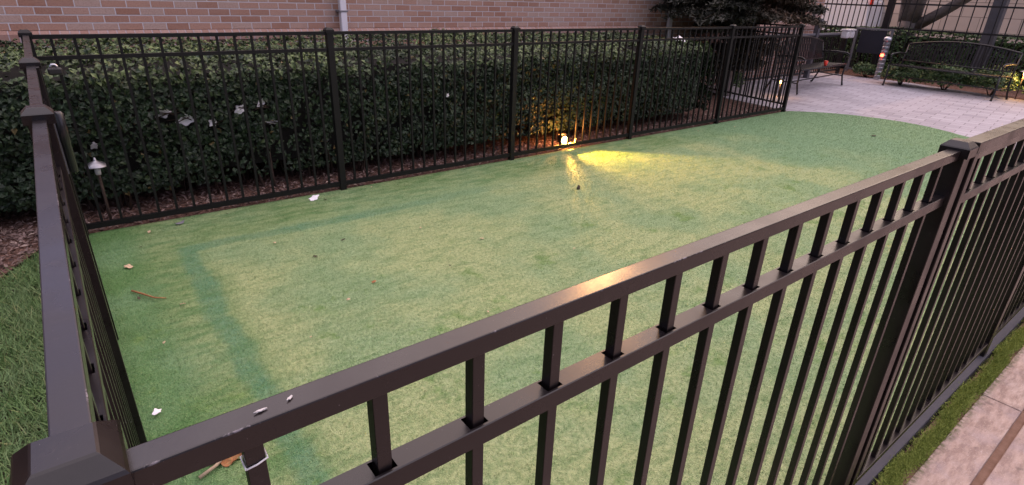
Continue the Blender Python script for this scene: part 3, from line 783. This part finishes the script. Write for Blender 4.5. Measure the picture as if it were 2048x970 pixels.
path_light(14.98, 2.50, 0.56, 0.08, 'lit path light among yellow lit shrubs at the end of the arched bench', True)
lamp('POINT', (14.98, 2.50, 0.44), None, 4, (1.0, 0.52, 0.15), 0.02, name='path_lamp')

# ------------------------------------------------------------------ benches
def bench(A, B, label, depth=0.56):
    L, m = frame_m(A, B)
    t = thing('iron_bench', (*A, 0), label, 'bench', 'iron benches on the patio')
    def P(name, mb, par=t):
        bmesh.ops.transform(mb.bm, matrix=m, verts=mb.bm.verts); return obj(name, mb, M['bench_iron'], par)
    e = 0.06
    def crown(x): return 0.86 + 0.11 * math.sin(math.pi * (x - e) / (L - 2 * e)) ** 0.9 if e < x < L - e else 0.86
    mb = MB()   # seat: front/back rails and cross straps
    mb.tube([(e, 0.03, 0.44), (L - e, 0.03, 0.44)], 0.016, 8); mb.tube([(e, depth - 0.08, 0.42), (L - e, depth - 0.08, 0.42)], 0.014, 8)
    k = int((L - 2 * e) / 0.062)
    for i in range(k + 1):
        x = e + (L - 2 * e) * i / k
        mb.bar((x, 0.02, 0.455), (x, depth * 0.5, 0.438), 0.036, 0.006); mb.bar((x, depth * 0.5, 0.438), (x, depth - 0.07, 0.436), 0.036, 0.006)
    P('seat', mb)
    mb = MB()
    pts = [(e + (L - 2 * e) * i / 24, depth + 0.045, crown(e + (L - 2 * e) * i / 24)) for i in range(25)]
    mb.tube(pts, 0.018, 8)
    mb.tube([(e, depth - 0.03, 0.52), (L - e, depth - 0.03, 0.52)], 0.012, 8)
    for i in range(k + 1):
        x = e + (L - 2 * e) * i / k
        mb.bar((x, depth - 0.03, 0.52), (x, depth + 0.042, crown(x) - 0.01), 0.034, 0.006, up=(0, 1, 0))
    P('backrest', mb)
    for x in (e, L - e):
        P('leg', MB().tube([(x, 0.0, 0.005), (x, 0.01, 0.03), (x, 0.045, 0.20), (x, 0.03, 0.44)], [0.024, 0.018, 0.017, 0.018], 8))
        P('leg', MB().tube([(x, depth + 0.10, 0.005), (x, depth + 0.07, 0.03), (x, depth - 0.02, 0.24), (x, depth - 0.04, 0.45), (x, depth + 0.045, crown(x))], [0.024, 0.018, 0.017, 0.017, 0.016], 8))
        P('armrest', MB().tube([(x, depth + 0.01, 0.66), (x, depth * 0.5, 0.68), (x, 0.06, 0.665), (x, 0.0, 0.63), (x, 0.01, 0.59), (x, 0.05, 0.585), (x, 0.075, 0.55), (x, 0.035, 0.44)], [0.017, 0.02, 0.02, 0.017, 0.014, 0.013, 0.013, 0.014], 8))
    mb = MB(); mb.tube([(e, depth * 0.4, 0.20), (L - e, depth * 0.4, 0.20)], 0.012, 8)
    for x in (e, L - e): mb.tube([(x, 0.045, 0.20), (x, depth - 0.02, 0.22)], 0.012, 8)
    P('stretcher', mb)
bench((11.08, 4.95), (13.50, 5.16), 'iron strap bench with its back to the building, partly behind the far corner post')
bench((14.43, 4.78), (14.12, 2.62), 'black iron strap bench with arched back in front of yellow lit shrubs')
p = thing('red_cup', (12.36, 5.12, 0.452), 'small bright red cup standing on the bench by the building', 'cup')
mb = MB().lathe((12.36, 5.12, 0.458), [(0.028, 0.0), (0.032, 0.03), (0.038, 0.085)], 14); obj('cup_body', mb, M['red_plastic'], p)
mb = MB().lathe((12.36, 5.12, 0.458), [(0.040, 0.086), (0.040, 0.094), (0.030, 0.098)], 14); obj('lid', mb, M['red_plastic'], p)

# ------------------------------------------------------------------ bollard
bx, by = 15.42, 5.24
p = thing('bollard', (bx, by, 0), 'silver ribbed bollard with a red light beside the arched bench', 'bollard')
prof = []
for i in range(9):
    z = 0.02 + i * 0.092; prof += [(0.066, z), (0.070, z + 0.012), (0.070, z + 0.066), (0.066, z + 0.078), (0.056, z + 0.080)]
prof += [(0.056, 0.86)]
obj('shaft', MB().lathe((bx, by, 0), prof, 20), M['dull_silver'], p)
obj('cap', MB().lathe((bx, by, 0), [(0.085, 0.86), (0.088, 0.88), (0.080, 0.93), (0.04, 0.96), (0.01, 0.965)], 20), M['silver'], p)
mb = MB().box((bx - 0.098, by - 0.03, 0.52), (bx - 0.062, by + 0.03, 0.58), 0.006); obj('red_lamp', mb, M['red_light'], p)

# ------------------------------------------------------------------ fences round the patio
def iron_panel(root, A, B, n, zs, ptop, pk=0.018, rail=(0.036, 0.036)):
    panel(root, A, B, n, ends=(0, 0), mat=M['far_iron'], zs=zs, pk=pk, rails=rail, ptop=ptop)
f = thing('low_fence', (13, 6.25, 0), 'low dark fence with grey top rail behind the bench by the building', 'fence')
LF = [(10.6, 6.22), (13.95, 6.22), (15.65, 6.27)]
for a, b_, n in ((LF[0], LF[1], 30), (LF[1], LF[2], 15)): iron_panel(f, a, b_, n, (0.93, 0.12), 0.90)
obj('top_rail', MB().bar((10.6, 6.22, 0.955), (13.95, 6.22, 0.955), 0.05, 0.045, 0.004).bar((13.97, 6.22, 0.955), (15.65, 6.27, 0.955), 0.05, 0.045, 0.004), M['mid_grey'], f)
post(f, 13.95, 6.21, h=1.28, s=0.10, mat=M['grey_steel'], cap=True, cap_s=0.13); post(f, 15.65, 6.27, h=1.02, s=0.07, mat=M['far_iron'])
f = thing('metal_gate', (16.0, 5.85, 0), 'gate with grey frame and dark upper panel in the corner behind the ribbed bollard', 'gate')
gy0, gy1 = 6.20, 5.40
mb = MB().box((15.98, gy0 - 0.025, 0.06), (16.02, gy0 + 0.025, 1.10), 0.003).box((15.98, gy1 - 0.025, 0.06), (16.02, gy1 + 0.025, 1.10), 0.003)
mb.box((15.982, gy1 + 0.026, 1.055), (16.018, gy0 - 0.026, 1.098), 0.003).box((15.982, gy1 + 0.026, 0.10), (16.018, gy0 - 0.026, 0.14), 0.003)
obj('gate_frame', mb, M['mid_grey'], f)
obj('upper_panel', MB().box((15.99, gy1 + 0.12, 0.52), (16.01, gy0 - 0.10, 1.05), 0.002), M['dark_panel'], f)
me = picket_mesh(0.12, 0.54, 0.018, M['far_iron'], 0)
for k in range(1, 8):
    o = bpy.data.objects.new('picket', me); C.objects.link(o); o.parent = f; o.location = Vector((16.0, gy1 + (gy0 - gy1) * k / 8, 0)) - W0[f]
f = thing('tall_fence', (16.4, 6.5, 0), 'tall black iron fence with close bars in front of the parked white van', 'fence', 'tall iron fences')
iron_panel(f, (16.45, 9.6), (16.40, 5.82), 31, (1.62, 1.09, 0.14), 1.95)
post(f, 16.40, 5.74, h=2.3, s=0.13, mat=M['far_iron'], cap_s=0.16); post(f, 16.46, 9.7, h=2.1, s=0.10, mat=M['far_iron'], cap_s=0.12)
f = thing('tall_fence', (16.3, 1.5, 0), 'tall black iron fence with wide spaced bars behind the arched bench', 'fence', 'tall iron fences')
iron_panel(f, (16.38, 5.66), (15.9, -3.0), 37, (1.68, 1.13, 0.14), 2.05)
post(f, 15.9, -3.05, h=2.2, s=0.12, mat=M['far_iron'], cap_s=0.14)
for i, (dx, dy) in enumerate(((0.0, 0.0), (0.0, -0.20))):
    pass
p = thing('steel_column', (17.0, 3.76, 0), 'thick grey steel column standing behind the tall fence near the arched bench', 'column')
obj('shaft', MB().box((16.88, 3.64, -0.05), (17.12, 3.88, 4.6), 0.01), M['grey_steel'], p)
obj('base_plate', MB().box((16.80, 3.56, -0.05), (17.20, 3.96, 0.02), 0.005), M['grey_steel'], p)
obj('arm', MB().bar((17.0, 3.76, 4.5), (17.9, 3.76, 4.75), 0.09, 0.09, 0.006), M['grey_steel'], p)
# white twin boxes on the low fence
for dy, lab in ((0.0, 'white lidded box hung on the low fence, nearer the grey post'), (0.0, 'white lidded box hung on the low fence, nearer the panelled gate')):
    x = 15.27 if 'grey post' in lab else 15.53
    t = thing('utility_box', (x, 6.17, 0.86), lab, 'box', 'white boxes on the low fence')
    obj('box_body', MB().box((x - 0.075, 6.06, 0.86), (x + 0.075, 6.22, 1.02), 0.03), M['white_plastic'], t)
    obj('lid', MB().box((x - 0.085, 6.05, 1.021), (x + 0.085, 6.23, 1.065), 0.016), M['white_plastic'], t)

# ------------------------------------------------------------------ plants
def cloud(n, c, r, noise=0.25, seed=1, shell=0.55):
    d = unit(rng.normal(0, 1, (n, 3))); d[:, 2] = np.where(d[:, 2] < -0.3, -d[:, 2], d[:, 2])
    rad = (shell + (1 - shell) * rng.uniform(0, 1, n) ** 0.6) * (1 + noise * vnoise(d * 3, 1.6, seed))
    return np.array(c) + d * rad[:, None] * np.array(r), d
def bush(x, y, rx, ry, h, n, size, label, leaf_tint=0.25, seed=1, group='shrubs behind the patio', mat='shrub_leaf', name='shrub'):
    t = thing(name, (x, y, 0), label, 'shrub', group)
    P, D = cloud(n, (x, y, h * 0.42), (rx, ry, h * 0.58), 0.25, seed)
    P[:, 2] = np.maximum(P[:, 2], 0.02)
    V, F, T = leaves(P, D + [0, 0, 0.5], size, 0.5, 0.4, 0.7)
    np_mesh('foliage', V, F, T, M[mat], t, np.repeat((rng.uniform(0, 1, n) < leaf_tint) * rng.uniform(0.3, 1, n), 5))
    for k in range(7):
        mb = MB(); a = rnd.uniform(0, 6.28); mb.tube([(x, y, -0.04), (x + 0.3 * rx * math.cos(a), y + 0.3 * ry * math.sin(a), h * 0.35), (x + 0.7 * rx * math.cos(a), y + 0.7 * ry * math.sin(a), h * 0.75)], [0.012, 0.008, 0.004], 5); obj('stem', mb, M['twig'], t)
bush(14.95, 4.55, 0.40, 0.42, 0.42, 1800, 0.07, 'low green shrub behind the end of the arched bench by the bollard', 0.3, 3)
bush(15.05, 3.75, 0.42, 0.48, 0.50, 2000, 0.07, 'low shrub behind the middle of the arched bench', 0.4, 4)
bush(15.10, 2.95, 0.42, 0.45, 0.55, 2000, 0.07, 'yellow lit shrub beside the glowing path light behind the arched bench', 0.6, 5)
bush(14.95, 1.95, 0.40, 0.45, 0.60, 1800, 0.07, 'shrub past the glowing path light at the edge of the patio', 0.6, 6)
bush(15.72, 5.62, 0.25, 0.32, 0.32, 1000, 0.06, 'small shrub at the foot of the panelled gate', 0.25, 7)
bush(10.25, 5.95, 0.34, 0.34, 0.42, 1200, 0.06, 'small shrub by the pavers behind the far corner fence panel', 0.2, 8)
# clipped hedge beyond the tall fence
t = thing('hedge', (17.6, 2.0, 0), 'clipped green hedge beyond the tall iron fence under the bare limbed tree', 'hedge')
n = 14000
y = rng.uniform(-3.5, 9.4, n); s = rng.uniform(0, 1, n); front = s < 0.5
x = np.where(front, 17.15, rng.uniform(17.15, 18.2, n)); z = np.where(front, rng.uniform(0.05, 1.0, n), 1.02)
P = np.stack([x, y, z], 1); N = np.where(front[:, None], [-1, 0, 0.3], [-.1, 0, 1.0]); P += unit(N) * (0.06 * vnoise(P, 4, 31))[:, None]
V, F, T = leaves(P, N, 0.10, 0.5, 0.4, 0.6)
np_mesh('foliage', V, F, T, M['shrub_leaf'], t, np.repeat(np.where(front, 0.1, 0.5) * rng.uniform(0, 1, n), 5))
obj('inner_growth', MB().box((17.3, -3.4, -0.02), (18.1, 9.3, 0.9)), M['hedge_core'], t)
# limbed tree behind the tall fence
def limb(mb, a, b_, r0, r1, bend=0.1, k=6, seg=9):
    a, b_ = Vector(a), Vector(b_); off = Vector((rnd.uniform(-1, 1), rnd.uniform(-1, 1), rnd.uniform(-.3, .3))) * bend * (b_ - a).length
    pts = [a.lerp(b_, i / k) + off * math.sin(math.pi * i / k) for i in range(k + 1)]
    mb.tube(pts, [r0 + (r1 - r0) * i / k for i in range(k + 1)], seg)
    return pts
t = thing('tree', (18.4, 5.95, 0), 'grey barked tree forking low into wide limbs behind the tall fence', 'tree')
mb = MB()
mb.tube([(18.4, 5.90, -0.1), (18.4, 5.93, 0.25), (18.4, 5.95, 0.9), (18.4, 5.93, 1.25)], [0.36, 0.27, 0.24, 0.27], 14)
obj('trunk', mb, M['bark'], t)
tips = []
for (b_, r0, r1) in (((18.6, 7.2, 4.4), 0.20, 0.07), ((18.2, 5.4, 4.6), 0.19, 0.07), ((17.9, 3.7, 3.4), 0.15, 0.05), ((19.4, 6.3, 4.8), 0.15, 0.06), ((17.5, 6.9, 4.0), 0.10, 0.04)):
    mb = MB(); st = (18.4, 5.93 + (b_[1] - 5.93) * 0.06, 1.12)
    pts = limb(mb, st, b_, r0, r1, 0.15)
    for k in range(7):
        q = pts[3 + k % 4]; e = q + Vector((rnd.uniform(-1.3, 1.3), rnd.uniform(-1.3, 1.3), rnd.uniform(0.3, 1.4))); limb(mb, q, e, 0.035, 0.01, 0.15, 4, 6); tips.append(e)
    tips.append(pts[-1]); obj('limb', mb, M['bark'], t)
Pp = np.concatenate([np.array(e) + rng.normal(0, 0.55, (330, 3)) * [1, 1, 0.7] for e in tips])
Pp = Pp[Pp[:, 2] > 2.75]
V, F, T = leaves(Pp, np.tile([0, 0, 1.0], (len(Pp), 1)), 0.11, 0.5, 0.4, 0.9)
np_mesh('crown', V, F, T, M['tree_leaf'], t, np.repeat(rng.uniform(0, .5, len(Pp)), 5))
# evergreen drooping over the end of the brick wall
ex, ey = 9.75, 5.65
t = thing('evergreen_tree', (ex, ey, 0), 'dark brownish evergreen drooping over the far end of the back fence', 'tree')
obj('trunk', MB().tube([(ex, ey, -0.1), (ex, ey, 0.4), (ex + .03, ey, 1.6), (ex, ey, 4.6)], [0.15, 0.11, 0.095, 0.03], 10), M['bark'], t)
mb = MB(); PP, NN = [], []
for k in range(250):
    low = k >= 205
    z0 = 0.45 + 0.9 * rnd.random() if low else 1.45 + 3.0 * rnd.random() ** 2.0; a = rnd.uniform(0, 6.28)
    L = (2.25 - 0.42 * (z0 - 1.45)) * rnd.uniform(0.65, 1.0)
    d = Vector((math.cos(a), math.sin(a) * (0.55 if math.sin(a) > 0 else 0.62), 0))
    if d.x > 0.3: L *= 0.88
    if low: L = rnd.uniform(0.5, 1.0)
    if ey + d.y * L > 6.35: L = (6.35 - ey) / d.y
    sag = rnd.uniform(0.08, 0.20)
    pts = [Vector((ex, ey, z0)) + d * L * s - Vector((0, 0, sag * (s ** 1.6) * L * 0.9 - 0.12 * s)) for s in (0, .25, .5, .75, 1)]
    for q in pts: q.z = max(q.z, 0.15 if low else 1.27)
    mb.tube(pts, [0.022, 0.016, 0.012, 0.008, 0.003], 5)
    for s in np.linspace(0.15, 1.0, 15):
        i = min(int(s * 4), 3); q = pts[i].lerp(pts[i + 1], s * 4 - i)
        for side in (-1, 1):
            sd = Vector((-d.y, d.x, 0)) * side
            n_ = 9
            for u_ in range(n_):
                c = q + sd * (0.04 + 0.32 * (1.1 - s) * u_ / n_) + d * (0.10 * u_ / n_) + Vector((rnd.gauss(0, .025), rnd.gauss(0, .025), rnd.gauss(0, .02) - 0.05 * u_ / n_))
                PP.append(c); NN.append((0, 0, 1))
obj('branches', mb, M['twig'], t)
PP = np.array([tuple(p) for p in PP]); NN = np.array(NN, float)
V, F, T = leaves(PP, NN, 0.12, 0.26, 0.6, 0.6, 0.2, 0.25)
br = np.clip(0.1 + 0.6 * vnoise(PP, 2.2, 44), 0, 1)
np_mesh('foliage', V, F, T, M['conifer'], t, np.repeat(br, 5))

# ------------------------------------------------------------------ beyond: stone building and van
b = thing('stone_building', (26, 2, 0), 'beige stone block building across the road behind the tall fence', 'building')
obj('wall', MB().box((24.6, -25, -0.05), (33, 9.25, 7.0)), M['stone'], b)
obj('cornice', MB().box((24.45, -25.1, 7.0), (33.1, 9.35, 7.3), 0.02), M['concrete'], b)
for k in range(4):
    y = 6.9 - 3.4 * k
    wn = obj('window', MB().box((24.55, y - 0.75, 2.7), (24.66, y + 0.75, 4.6), 0.01), M['mid_grey'], b)
    obj('pane', MB().box((24.54, y - 0.66, 2.79), (24.548, y + 0.66, 4.51)), M['glass_dark'], wn)
b = thing('brick_house', (40, 22, 0), 'far brown brick house seen past the parked van', 'building')
obj('wall', MB().box((36, 12, -0.05), (44, 40, 7)), M['brick'], b)
wn = obj('window', MB().box((35.94, 15.2, 1.2), (36.02, 17.0, 2.8), 0.01), M['white_plastic'], b)
obj('pane', MB().box((35.93, 15.32, 1.32), (35.938, 16.88, 2.68)), M['glass_dark'], wn)
vx, vy = 24.3, 11.4
v = thing('parked_van', (vx, vy, 0), 'white van parked on the road beyond the tall iron fence', 'van')
mb = MB(); bm = mb.bm
side = [(-2.35, 0.32), (-2.35, 1.0), (-2.30, 1.75), (-2.1, 1.98), (1.0, 1.98), (1.45, 1.80), (1.95, 1.18), (2.45, 1.02), (2.5, 0.75), (2.5, 0.32)]
A = [bm.verts.new((vx - 0.92, vy + y, z)) for y, z in side]; B = [bm.verts.new((vx + 0.92, vy + y, z)) for y, z in side]
for i in range(len(side)): bm.faces.new((A[i], A[(i + 1) % len(side)], B[(i + 1) % len(side)], B[i]))
bm.faces.new(A); bm.faces.new(B)
bmesh.ops.bevel(bm, geom=list(bm.edges), offset=0.05, segments=3, affect='EDGES')
obj('body', mb, M['white_paint'], v)
mb = MB()
for y0, y1 in ((-0.35, 0.35),): mb.box((vx - 0.935, vy + y0, 1.16), (vx - 0.905, vy + y1, 1.66), 0.01)
mb.poly([(vx - 0.927, vy + 0.45, 1.16), (vx - 0.927, vy + 1.62, 1.16), (vx - 0.927, vy + 1.22, 1.66), (vx - 0.927, vy + 0.45, 1.66)])
obj('window', mb, M['glass_dark'], v)
for y in (-1.45, 1.6):
    for s in (-1, 1):
        mb = MB(); mb.tube([(vx + s * 0.72, vy + y, 0.33), (vx + s * 0.935, vy + y, 0.33)], 0.33, 20); wv = obj('wheel', mb, M['tyre'], v)
        mb = MB(); mb.tube([(vx + s * 0.90, vy + y, 0.33), (vx + s * 0.945, vy + y, 0.33)], 0.19, 16); obj('rim', mb, M['silver'], wv)
for s in (-1, 1):
    obj('tail_light', MB().box((vx + s * 0.86 - 0.07, vy - 2.39, 1.62), (vx + s * 0.86 + 0.07, vy - 2.32, 1.86), 0.01), M['red_plastic'], v)

# ------------------------------------------------------------------ litter and leaves on the turf
scrap('white_piece', (0.055, 1.86, 0.018), 0.018, 0.015, 'white crumpled scrap on the turf by the foot of the left fence', 'scrap', None, normal=(0.1, -.2, 1), seed=21)
scrap('white_piece', (1.48, 4.02, 0.018), 0.045, 0.026, 'pale crumpled scrap on the turf in front of the second back fence post', 'scrap', None, normal=(0, -.4, 1), seed=22)
scrap('white_piece', (0.22, 4.26, 0.02), 0.060, 0.02, 'flat white scrap lying behind the bottom rail beside the silver path light', 'scrap', None, normal=(0, -.3, 1), seed=23)
scrap('dry_leaf', (0.225, 1.46, 0.024), 0.075, 0.050, 'large curled orange brown leaf on the turf below the near top rail', 'leaf', None, 'dry_leaf', (0.1, -.3, 1), 24)
scrap('dry_leaf', (0.12, 3.42, 0.012), 0.026, 0.018, 'pale whitish leaf on the turf close to the left fence', 'leaf', None, 'pale_leaf', (0, 0, 1), 25)
scrap('dry_leaf', (0.50, 4.02, 0.014), 0.040, 0.018, 'grey green leaf clump on the turf before the back fence near the corner', 'leaf', None, 'mid_grey', (0, 0, 1), 26)
scrap('dry_leaf', (1.10, 2.95, 0.010), 0.014, 0.012, 'dark brown leaf bit on the pale turf nearest the bluish seam corner', 'leaf', None, 'dark_leaf', (0, 0, 1), 27)
scrap('dry_leaf', (1.26, 2.42, 0.010), 0.014, 0.011, 'pinkish brown leaf bit in the middle of the pale turf', 'leaf', None, 'dry_leaf', (0, 0, 1), 28)
scrap('dry_leaf', (2.17, 2.60, 0.010), 0.015, 0.012, 'cream leaf bit on the pale turf beyond the middle of the near rail', 'leaf', None, 'pale_leaf', (0, 0, 1), 29)
scrap('dry_leaf', (8.55, 2.55, 0.012), 0.055, 0.022, 'dark leaf on the far bluish turf near the paver edge', 'leaf', None, 'dark_leaf', (0, 0, 1), 30)
scrap('dry_leaf', (2.42, 0.75, 0.012), 0.016, 0.012, 'pale leaf bit on the turf seen between the near pickets', 'leaf', None, 'pale_leaf', (0, 0, 1), 31)
scrap('dry_leaf', (3.55, 3.05, 0.014), 0.020, 0.03, 'small upright weed leaf on the turf inside the lamp light', 'leaf', None, 'dark_leaf', (0.2, -1, .3), 32)
fleck = scrap('leaf_fleck', (0, 0, 0), 0.010, 0.007, 'tiny fleck of dry leaf on the open turf, one of many', 'leaf', 'tiny leaf flecks on the turf', 'pale_leaf', (0, 0, 1), 51)
fleck2 = scrap('leaf_fleck', (0, 0, 0), 0.012, 0.006, 'tiny fleck of dry leaf on the open turf, one of many', 'leaf', 'tiny leaf flecks on the turf', 'dark_leaf', (0, 0, 1), 52)
spots = [(0.30, 2.75), (0.22, 3.70), (0.95, 3.30), (1.35, 3.10), (1.05, 2.30), (0.75, 2.05), (1.75, 2.35), (0.62, 1.62), (0.30, 3.95), (0.82, 4.03), (1.9, 3.0), (2.6, 2.1), (3.2, 2.9), (1.62, 1.75), (2.2, 1.3), (5.2, 3.9), (6.6, 3.95), (7.3, 3.85), (1.55, 3.95), (2.0, 4.05), (0.16, 2.4), (0.12, 2.95)]
for i, (fx, fy) in enumerate(spots):
    o = (fleck if i % 2 == 0 else fleck2) if i < 2 else (fleck if i % 3 else fleck2).copy()
    if i >= 2: C.objects.link(o)
    o.location = (fx, fy, 0.013); o.rotation_euler = (rnd.uniform(-.3, .3), rnd.uniform(-.3, .3), rnd.uniform(0, 6.28)); sc_k = rnd.uniform(0.7, 1.5); o.scale = (sc_k, sc_k, sc_k)
def twig(name, pts, r, mat, label):
    mb = MB().tube(pts, [r, r * 0.9, r * 0.7, r * 0.4][:len(pts)], 6); d = obj(name, mb, M[mat], None, pts[0]); tag(d, label, 'twig')
twig('twig', [(0.10, 3.06, 0.014), (0.14, 2.98, 0.02), (0.19, 2.90, 0.016), (0.24, 2.87, 0.012)], 0.006, 'dry_leaf', 'curved orange brown twig on the turf beside the left fence')
twig('twig', [(0.12, 1.40, 0.012), (0.18, 1.42, 0.018), (0.24, 1.47, 0.02), (0.32, 1.52, 0.014)], 0.007, 'pale_twig', 'pale twig on the turf by the orange brown leaf below the near rail')
# droppings on the near rail and a wrapped picket
scrap('bird_dropping', (0.115, -0.002, ZT + 0.0008), 0.0052, 0.0012, 'longer white bird dropping on the near top rail by the corner post', 'dropping', 'bird droppings on the rail', 'dropping', (0, 0, 1), 41)
scrap('bird_dropping', (0.140, 0.000, ZT + 0.0008), 0.0035, 0.0012, 'smaller cream bird dropping on the near top rail right of the longer one', 'dropping', 'bird droppings on the rail', 'dropping', (0, 0, 1), 42)

mb = MB()
px = FX + (1.84 - FX) / 16
hw = 0.0091
loop = [(-hw, -hw, 0), (0, -hw, .001), (hw, -hw, .004), (hw, 0, .005), (hw, hw, .004), (0, hw, .002), (-hw, hw, 0), (-hw, 0, -.001), (-hw, -hw, 0)]
mb.tube([(px + a, b_, 1.2425 + c) for a, b_, c in loop], 0.0009, 6)
tag(obj('cable_tie', mb, M['white_plastic'], None, (px, 0, 1.24)), 'thin white tie wound round the first near picket under the top rail', 'cable tie')
